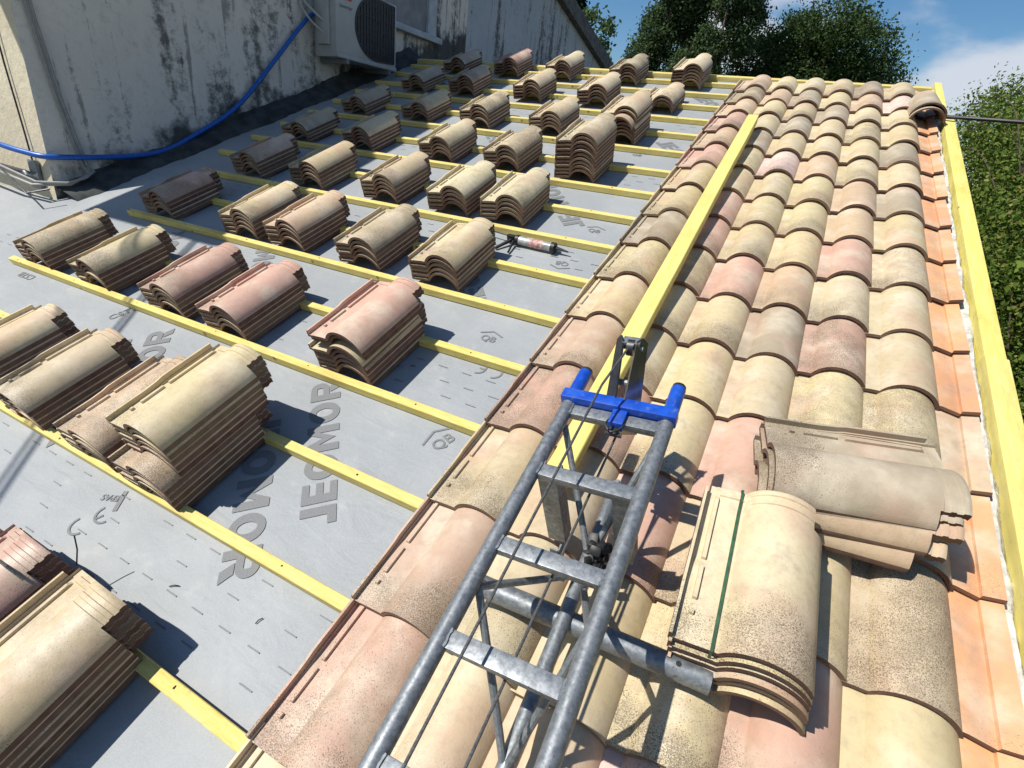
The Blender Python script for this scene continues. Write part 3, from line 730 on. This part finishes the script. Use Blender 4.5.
# ------------------------------------------------------------------ ladder hoist
HZ = .336
hb = Matrix(((.994, -.042, -.105, .301), (.043, .999, .007, .942), (.105, -.007, .994, .336), (0, 0, 0, 1)))
x_ = Vector((.994, .043, .105)).normalized(); y_ = Vector((-.042, .999, -.007)); y_ = (y_ - x_ * y_.dot(x_)).normalized(); z_ = x_.cross(y_)
HB = Matrix.Translation((.301, .942, .336)) @ Matrix((x_, y_, z_)).transposed().to_4x4()
hoist = thing('ladder_hoist', 'galvanised triangular ladder hoist with blue head resting on the tiles', 'ladder hoist', M @ HB)
S = .2139; WH = .26; CX, CZ = .142, -.232
for x in (0, WH): part('rail', MB().tube([(x, -1.75, 0), (x, -.8, 0), (x, .0205, 0)], .0188, 20, hollow=.003), GALV, hoist)
part('rear_chord', MB().tube([(CX, -1.75, CZ), (CX, -.8, CZ), (CX, -.02, CZ)], .0175, 18), GALV, hoist)
for k in range(8):
    rg = MB().box((.012, -k*S - .018, -.012), (WH - .012, -k*S + .018, .009), ch=.002)
    for xx, sg in ((.0165, 1), (WH - .0165, -1)):
        rg.tube([(xx + random.uniform(-.0015, .0015), -k*S - .018 + .036 * q / 6, .0105 - .001 * (q % 2)) for q in range(7)], [.003 + .0012 * (q % 2) for q in range(7)], 6)
    part('rung', rg, GALV, hoist)
for i in range(4):
    yr = -(.2 + 2.25 * i) * S; yc = -(1.3 + 2.25 * i) * S
    for x in (0, WH):
        sx = .012 if x == 0 else -.012
        part('brace', MB().tube(smooth_path([(x + sx, yr, -.012), (x + (CX - x) * .93, yc + .03, CZ * .93), (CX + (.006 if x else -.006), yc, CZ + .012)], 5), .0085, 10), GALV, hoist)
        part('brace', MB().tube(smooth_path([(CX + (.006 if x else -.006), yc - .02, CZ + .012), (x + (CX - x) * .93, yc - .05, CZ * .93), (x + sx, yr - 2.25 * S, -.012)], 5), .0085, 10), GALV, hoist)
# posts under the second rung
for x in (.040, .222):
    u = MB().box((x - .024, -S - .016, -.262), (x + .024, -S - .011, .004)).box((x - .024, -S - .011, -.262), (x - .019, -S + .03, .004)).box((x + .019, -S - .011, -.262), (x + .024, -S + .03, .004))
    part('post', u, GALV, hoist, smooth=False)
# blue head
hd = part('head_crossbar', MB().box((-.022, .021, -.008), (WH + .022, .057, .030), ch=.003).box((WH * .5 - .005, -.030, -.006), (WH * .5 + .033, .0205, .022), ch=.003), BLUE, hoist)
for x in (0, WH):
    s_ = part('head_sleeve', MB().tube([(x, .036, .002), (x, .155, .002)], .0195, 20), BLUE, hoist)
    part('end_cap', MB().tube([(x, .155, .002), (x, .166, .002)], .0182, 16), DARKM, s_)
# pulley plates standing on the crossbar
def plate(x, mat, nm, sx, w0=.036, w1=.020, th_=.005):
    Dn = Vector((.0, .10, .135)).normalized(); U = Vector((sx, .80, -.60)).normalized(); Nn = Dn.cross(U).normalized()
    base = Vector((x, .045, -.02)) - Dn * .05; tip = base + Dn * .245
    p = [base - U * w0, base + U * w0, tip + U * w1, tip + Dn * .012, tip - U * w1]
    mb = MB(); vs = [q - Nn * th_/2 for q in p] + [q + Nn * th_/2 for q in p]
    mb.add(vs, [(4,3,2,1,0), (5,6,7,8,9)] + [(i, (i+1) % 5, 5+(i+1) % 5, 5+i) for i in range(5)])
    return part(nm, mb, mat, hoist, smooth=False)
plate(.104, GRILL, 'pulley_plate', -.75); plate(.160, PLATE, 'pulley_plate', .62)
Dn = Vector((0, .10, .135)).normalized(); base = Vector((0, .045, -.02)); tip = base + Dn * .178
part('pulley_wheel', MB().cyl((.126, tip.y, tip.z), (.144, tip.y, tip.z), .022, 20), DARKM, hoist)
part('pulley_pin', MB().cyl((.105, tip.y, tip.z), (.166, tip.y, tip.z), .006, 10).cyl((.112, tip.y - .05, tip.z - .08), (.160, tip.y - .05, tip.z - .08), .009, 8).box((.112, tip.y - .008, tip.z + .012), (.158, tip.y + .02, tip.z + .02)), GALV, hoist)
cx = .135
part('hoist_cable', MB().tube([(cx - .004, tip.y - .02, tip.z + .01), (cx - .03, .0, .115), (cx - .045, -.25, .085), (cx - .06, -.80, .06), (cx - .07, -1.6, .05)], .0032, 8), WIRE, hoist)
part('hoist_cable', MB().tube([(cx + .01, .0, -.03), (cx + .005, -.25, -.035), (cx - .005, -.80, -.04), (cx - .01, -1.6, -.045)], .0032, 8), WIRE, hoist)
part('hook', MB().box((cx - .004, -.040, -.012), (cx + .022, -.008, .006)).tube(smooth_path([(cx - .008, .0, .01), (cx - .014, -.03, .014), (cx + .005, -.052, .012), (cx + .028, -.03, .014), (cx + .024, .0, .01)]), .003, 8).cyl((cx - .012, -.045, -.004), (cx + .03, -.045, -.004), .006, 10), DARKM, hoist)
# black foam wrapped round the chord
mb = MB()
for k in range(16):
    a = random.uniform(0, 6.28); r = random.uniform(.012, .034); c_ = Vector((CX + math.cos(a) * r + .018, -1.22 * S + random.uniform(-.04, .03), CZ + .02 + math.sin(a) * r * .8))
    T_ = T(*c_) @ Euler((random.random()*3, random.random()*3, random.random()*3)).to_matrix().to_4x4(); s0 = random.uniform(.010, .019)
    mb.box((-s0, -s0*.7, -s0*.8), (s0, s0*.7, s0*.8), T=T_, ch=s0*.45)
part('foam_wrap', mb, BLACK, hoist)
part('perforated_strut', MB().box((.085, -1.62*S, -.235), (.108, -1.62*S + .004, -.10)).box((.104, -1.62*S, -.235), (.108, -1.62*S+.02, -.10)), GALV, hoist, smooth=False)
# cross tube resting on the tile crests, carries the hoist
ct = part('foot_tube', MB().tube([(0, 0, 0), (.34, .02, 0), (.57, .034, 0)], .0265, 22, hollow=.004), GALV, hoist)
ct.matrix_local = HB.inverted() @ T(.243, .508, .098)
for (hx_, hy_) in ((.03, .002), (.50, .03)): part('tube_hole', MB().cyl((hx_, hy_, .0255), (hx_, hy_, .0275), .006, 12), BLACK, ct)

# green strap around the pile beside the hoist
mb = MB(); pts = []
def on_tile(y): return arc
sp = []
for (x, y, z) in ((.022, -.006, -.118), (.022, -.006, -.01), (.022, -.004, .0185), (.023, .12, .0185), (.025, .36, .0185), (.026, .398, .0195), (.026, .405, .0235), (.026, .416, .0235), (.026, .434, .020), (.026, .436, -.10)):
    sp.append((x, y, z))
vs = []; 
for (x, y, z) in sp: vs += [(x - .0032, y, z), (x + .0032, y, z), (x - .0032, y, z + .0012), (x + .0032, y, z + .0012)]
fs = []
for i in range(len(sp) - 1):
    o_ = i * 4; fs += [(o_, o_+1, o_+5, o_+4)[::-1], (o_+2, o_+3, o_+7, o_+6), (o_, o_+4, o_+6, o_+2), (o_+1, o_+3, o_+7, o_+5)]
mb.add(vs, fs); o = link('packing_strap', mb.mesh('packing_strap', GREENS, False)); o.matrix_world = M @ T(.770, .565, .062 + .1125) @ Rz(2.5) @ Rx(-1)
tag(o, 'dark green plastic packing strap around the cream pile', 'strap')

# caulking gun on the felt
cg = thing('caulking_gun', 'grey and black caulking gun lying on the underlay by a batten', 'caulking gun', M @ T(-.60, 2.372, -.045) @ Rz(-2))
part('barrel', MB().cyl((0, 0, 0), (.20, 0, 0), .024, 20), CARTR, cg)
part('cap', MB().cyl((.20, 0, 0), (.222, 0, 0), .029, 20), BLACK, cg); part('cap', MB().cyl((-.018, 0, 0), (0, 0, 0), .028, 20), BLACK, cg)
part('nozzle', MB().tube([(.222, 0, 0), (.245, 0, 0), (.30, 0, -.006)], [.012, .009, .004], 10), DARKM, cg)
part('sticker', MB().tube([(.07, 0, 0), (.15, 0, 0)], .0247, 20, cap=False), m_simple('faded_label', (.45, .25, .22), .5, 0, .6, 60, 0), cg)
part('rod', MB().tube([(-.018, 0, .01), (-.20, .02, .012), (-.215, .005, .012)], .004, 8), DARKM, cg)
part('handle', MB().box((-.075, -.011, -.016), (-.018, .011, .022), ch=.004).tube([(-.05, -.01, -.005), (-.075, -.055, -.012), (-.10, -.10, -.02)], [.011, .009, .008], 8), BLACK, cg)
part('trigger', MB().tube([(-.03, -.015, -.005), (-.02, -.06, -.012), (-.01, -.11, -.02)], [.008, .006, .006], 8), BLACK, cg)

# ------------------------------------------------------------------ vegetation
def leaves_mesh(name, centers, size, mat, up=.3, aspect=.6, jitter=.4):
    n = len(centers); c = np.asarray(centers)
    d = RNG.normal(size=(n, 3)); d[:, 2] += up; d /= np.linalg.norm(d, axis=1)[:, None]
    t = RNG.normal(size=(n, 3)); t -= (t * d).sum(1)[:, None] * d; t /= np.linalg.norm(t, axis=1)[:, None]; b = np.cross(d, t)
    s = size * (1 + jitter * RNG.uniform(-1, 1, n)); hx_ = t * (s)[:, None]; hy = b * (s * aspect)[:, None]
    v = np.stack([c - hx_, c + hy - hx_*.1, c + hx_, c - hy - hx_*.1], 1).reshape(-1, 3)
    me = bpy.data.meshes.new(name); me.vertices.add(4*n); me.vertices.foreach_set('co', v.ravel().astype(np.float32))
    me.loops.add(4*n); me.loops.foreach_set('vertex_index', np.arange(4*n, dtype=np.int32))
    me.polygons.add(n); me.polygons.foreach_set('loop_start', np.arange(0, 4*n, 4, dtype=np.int32))
    me.update(calc_edges=True); me.validate(); me.materials.append(mat); return me
def clump_points(blobs, n, shell=.5, sub=9, subr=.28):
    """leaf positions gathered in small clumps on and inside ellipsoidal blobs"""
    out = []; vol = np.array([b[3]*b[4]*b[5] for b in blobs]) ** .67; vol = vol / vol.sum()
    for (x, y, z, rx, ry, rz), f in zip(blobs, vol):
        m = max(1, int(n * f)); k = max(3, int(m / 60))
        u = RNG.normal(size=(k, 3)); u /= np.linalg.norm(u, axis=1)[:, None]; r = RNG.uniform(shell, 1.0, k) ** .5
        cc = u * r[:, None] * [rx, ry, rz] + [x, y, z]
        idx = RNG.integers(0, k, m); rr = subr * min(rx, ry, rz)
        out.append(cc[idx] + RNG.normal(size=(m, 3)) * rr * [1, 1, .8] * .6)
    return np.concatenate(out)
def tree(name, label, cat, base, trunk_h, tr, blobs, n, size, mat, group=None, up=.3, subr=.28, shell=.45, limbs=7):
    t = thing(name, label, cat, T(*base), group)
    mb = MB().tube([(0, 0, 0), (.1*tr, 0, trunk_h*.5), (0, .2*tr, trunk_h)], [tr, tr*.75, tr*.4], 10)
    for k in range(limbs):
        b = blobs[RNG.integers(len(blobs))]; z0 = trunk_h * RNG.uniform(.4, .9)
        e = Vector((b[0], b[1], b[2])) + Vector(RNG.normal(size=3)) * .3 * min(b[3:6])
        m_ = Vector((0, 0, z0)).lerp(e, .5) + Vector((0, 0, .2))
        mb.tube([(0, 0, z0), m_, e], [tr*.35, tr*.2, tr*.07], 6)
    part('trunk', mb, BARK, t)
    o = bpy.data.objects.new('crown', leaves_mesh('crown', clump_points(blobs, n, shell, subr=subr), size, mat, up)); LINK(o); o.parent = t
    return t
L_POP = m_leaf('poplar_leaf', (.035, .06, .025), (.075, .12, .045))
L_PINE = m_leaf('pine_needles', (.03, .055, .018), (.07, .115, .034))
L_CYP = m_leaf('cypress_leaf', (.008, .017, .008), (.018, .034, .013))
L_HEDGE = m_leaf('hedge_leaf', (.035, .075, .012), (.16, .23, .04), (.28, .24, .08))
L_LITE = m_leaf('light_leaf', (.04, .075, .03), (.12, .18, .07))
def blobs_column(w, z0, z1, k, spread=.35):
    return [(RNG.normal()*w*spread, RNG.normal()*w*spread, z0 + (z1-z0)*(i+.5)/k, w*RNG.uniform(.45, .8)*(1-.35*abs((i+.5)/k-.4)), w*RNG.uniform(.45, .8), (z1-z0)/k*.95) for i in range(k)]
# camera at about (0.68,-0.44,1.27); direction per metre of y given by the layout
def at(dx, dist): return .678 + dx * dist, -.437 + dist
for (dx, dist, w, top, nm, lab) in ((-.262, 20, 1.0, 9.4, 'poplar_tree', 'feathery poplar left of the tree pair behind the ridge'), (-.218, 21, 1.15, 10.4, 'poplar_tree', 'middle dark poplar rising out of the frame behind the ridge'),
                             (-.172, 19.5, .95, 9.8, 'poplar_tree', 'dense poplar beside the broad round pine')):
    x, y = at(dx, dist); tree(nm, lab, 'tree', (x, y, -3.4), 8, .16, blobs_column(w, 2.2, top + 3.4, 14), 75000, .045, L_POP, 'poplars behind the ridge', subr=.45)
# broad pine, many lobes
x, y = at(-.045, 24)
bl = []
for (a, h, r) in ((-2.3, 4.9, 1.2), (-1.5, 6.1, 1.3), (-.6, 6.9, 1.25), (.4, 7.1, 1.3), (1.2, 6.6, 1.2), (2.0, 5.8, 1.25), (-1.8, 4.0, 1.4), (-.4, 5.0, 1.6), (.9, 5.0, 1.6), (2.1, 4.4, 1.2), (-2.2, 2.8, 1.5), (0, 3.4, 1.8), (1.9, 3.0, 1.5), (.2, 6.0, 1.2), (-1, 5.6, 1.1), (2.4, 3.9, 1.0)):
    bl.append((a * 1.08 + .15, RNG.normal()*.6, h + 3.0 - .45, r*.92, r*.9, r*.68))
tree('pine_tree', 'broad round topped dark pine behind the laid tiles', 'tree', (x, y, -3.4), 7, .28, bl, 110000, .05, L_PINE, subr=.42, shell=.25, limbs=14)
x, y = at(.085, 20); tree('oak_tree', 'smaller dark tree right of the broad pine', 'tree', (x, y, -3.4), 4.5, .14, [(0, 0, 5.6, 1.0, 1.0, .8), (-.8, 0, 5.7, .9, .9, .8), (.5, 0, 5.2, .8, .8, .7), (-.3, 0, 4.6, 1.4, 1.2, 1.2), (.2, 0, 3.6, 1.5, 1.2, 1.2)], 40000, .042, L_PINE)
x, y = at(-.375, 15); tree('birch_tree', 'light green tree between the dark cypress and the poplars', 'tree', (x, y, -3.4), 5.5, .12, [(-.2, 0, 6.8, .75, .8, .7), (-.35, 0, 5.8, .9, .8, .8), (.1, 0, 5.9, .5, .5, .6), (.0, 0, 4.9, 1.0, .9, .9), (-.3, 0, 7.6, .6, .6, .6)], 16000, .05, L_LITE)
x, y = at(-.423, 15.5); tree('cypress_tree', 'nearly black cypress at the end of the sloping wall coping', 'tree', (x, y, -3.4), 5.5, .16, blobs_column(.42, 1.5, 10, 9, .12), 26000, .045, L_CYP, subr=.5, shell=.1)
# low wood filling the horizon behind
bl = [(xx + RNG.normal()*.8, RNG.normal()*1.5, RNG.uniform(1.0, 2.4), 2.2, 1.6, 1.8) for xx in np.linspace(-22, 24, 26)]
o = bpy.data.objects.new('far_woods', leaves_mesh('far_woods', clump_points(bl, 26000), .13, L_PINE)); LINK(o); o.location = (0, 34, -2.2)
tag(o, 'dark mass of far woods behind the trees', 'woods', kind='stuff')
# overgrown hedge on the right
hg = thing('hedge', 'overgrown green hedge filling the right edge beside the roof', 'hedge', T(2.9, 3.0, -3.4))
bl = []
def hedge_top(y): return 1.40 + .135 * y
for yy in np.linspace(-1.5, 13, 34):
    for k in range(4):
        zt = hedge_top(yy) + 3.4
        bl.append((.15 + k * .62 + RNG.normal()*.15 + max(0, yy) * .03, yy - 3.0, zt - .55 + k * .16 + RNG.normal()*.15 - .0, .62, .6, .6))
    for k in range(3): bl.append((.05 + RNG.normal()*.15 + max(0, yy) * .03, yy - 3.0, zt - 1.2 - k * .75, .5, .55, .6))
for (yy, dx, dz) in ((6.4, .75, .55), (6.2, .95, .95), (6.6, .85, 1.25), (8.0, 1.3, .9), (5.0, 1.0, .5)): bl.append((dx, yy - 3, hedge_top(yy) + 3.4 + dz - .3, .34, .34, .42))
pts = clump_points(bl, 150000, .35, subr=.45)
o = bpy.data.objects.new('foliage', leaves_mesh('foliage', pts, .026, L_HEDGE, .5)); LINK(o); o.parent = hg
bl2 = [(b[0] + .42, b[1], b[2] - .25, b[3] * .9, b[4], b[5]) for b in bl[:-5]]
o = bpy.data.objects.new('inner_foliage', leaves_mesh('inner_foliage', clump_points(bl2, 60000, .1, subr=.6), .055, L_HEDGE, .3)); LINK(o); o.parent = hg
mb = MB()
for k in range(26):
    y0 = RNG.uniform(-3.5, 9); mb.tube([(.5, y0, 0), (.4 + RNG.normal()*.2, y0 + RNG.normal()*.3, 2.2), (.1 + RNG.normal()*.3, y0 + RNG.normal()*.6, 3.9)], [.035, .02, .007], 6)
part('stem', mb, BARK, hg)
# arching bramble shoots above the hedge
mb = MB(); lv = []
for k, (x0, y0, z0, x1, y1, z1, ht) in enumerate(((2.25, 5.5, 1.55, 1.75, 6.1, 1.85, .42), (2.3, 5.6, 1.55, 1.7, 5.7, 1.70, .30), (2.5, 5.9, 1.6, 1.95, 6.6, 2.05, .40), (2.1, 5.3, 1.4, 1.65, 5.6, 1.62, .18))):
    pp = []
    for i in range(14):
        t = i / 13; pp.append((x0 + (x1-x0)*t, y0 + (y1-y0)*t, z0 + (z1-z0)*t + ht * math.sin(math.pi * t) * (1 if t < .9 else .95)))
        lv += [np.array(pp[-1]) + RNG.normal(size=3) * .02 for _ in range(5)]
    mb.tube(pp, [.005 - .003 * i / 13 for i in range(14)], 5)
sh_ = part('bramble_shoots', mb, BARK, hg); sh_.matrix_local = T(-2.9, -3.0, 3.4)
o = bpy.data.objects.new('bramble_leaves', leaves_mesh('bramble_leaves', np.array(lv), .014, L_HEDGE)); LINK(o); o.parent = hg; o.matrix_local = T(-2.9, -3.0, 3.4)

# ------------------------------------------------------------------ ground, sky, light, camera
mb = MB().add([(-400, -300, 0), (400, -300, 0), (400, 700, 0), (-400, 700, 0)], [(0, 1, 2, 3)])
mb = MB(); mb.add([(-400, -300, 0), (400, -300, 0), (400, 700, 0), (-400, 700, 0)], [(0, 1, 2, 3)])
g = link('ground', mb.mesh('ground', GROUND, False)); g.location = (0, 0, -3.4); tag(g, 'dry grassy ground around the houses', 'ground', kind='structure')

sun_w = (M.to_3x3() @ LD).normalized()
elev = math.asin(sun_w.z); azim = math.atan2(sun_w.x, sun_w.y)
wd = bpy.data.worlds.new('World'); sc.world = wd; wd.use_nodes = True; nt = wd.node_tree; nt.nodes.clear(); N = NT(nt)
sky = N.n('ShaderNodeTexSky'); sky.sky_type = 'NISHITA'; sky.sun_disc = False; sky.sun_elevation = elev; sky.sun_rotation = azim; sky.air_density = 1.1; sky.dust_density = .4; sky.ozone_density = 3.0
tc = N.coord('Generated')
sepw = N.n('ShaderNodeSeparateXYZ'); N.l(tc, sepw.inputs[0])
cl = N.noise(N.mapping(tc, (1.0, 1.0, 2.0), (.9, .3, .25)), 4.6, 6, .5, .0)
cf = N.ramp(cl, .43, .60)
cf = N.math('MULTIPLY', cf, N.ramp(sepw.outputs[2], .30, .55, .85, .06))
bg = N.n('ShaderNodeBackground'); bg.inputs['Strength'].default_value = .063
hsv = N.n('ShaderNodeHueSaturation'); hsv.inputs['Saturation'].default_value = 1.28; hsv.inputs['Value'].default_value = 1.4; N.l(sky.outputs[0], hsv.inputs['Color'])
N.l(N.mix(cf, hsv.outputs[0], (9.6, 10.1, 11.0)), bg.inputs['Color'])
wo = N.n('ShaderNodeOutputWorld'); N.l(bg.outputs[0], wo.inputs[0])
ld = bpy.data.lights.new('Sun', 'SUN'); ld.energy = 5.0; ld.angle = math.radians(.53); ld.color = (1, .955, .88)
lo = bpy.data.objects.new('Sun', ld); LINK(lo); lo.rotation_euler = sun_w.to_track_quat('Z', 'Y').to_euler()

cam = bpy.data.cameras.new('Camera'); co = bpy.data.objects.new('Camera', cam); LINK(co); sc.camera = co
def rodr(v):
    v = Vector(v); a = v.length; return Matrix.Rotation(a, 3, v)
QV = (2.280933, 0.536260, -0.312280)
Rm = rodr(QV)                                  # roof frame -> camera (x right, y down, z forward)
B = Matrix((( Rm[0][0], Rm[0][1], Rm[0][2]), (-Rm[1][0], -Rm[1][1], -Rm[1][2]), (-Rm[2][0], -Rm[2][1], -Rm[2][2]))).transposed()
co.matrix_world = M @ (Matrix.Translation((0.677591, 0.049750, 1.342187)) @ B.to_4x4())
cam.sensor_width = 36; cam.lens = 517.9240 / 1024 * 36; cam.clip_start = .02; cam.clip_end = 2000
vs_ = sc.view_settings; vs_.view_transform = 'Standard'; vs_.look = 'None'; vs_.exposure = .22; vs_.gamma = 1; vs_.use_curve_mapping = False
sc.render.resolution_x = 1024; sc.render.resolution_y = 768
sc.cycles.max_bounces = 6; sc.cycles.use_denoising = True
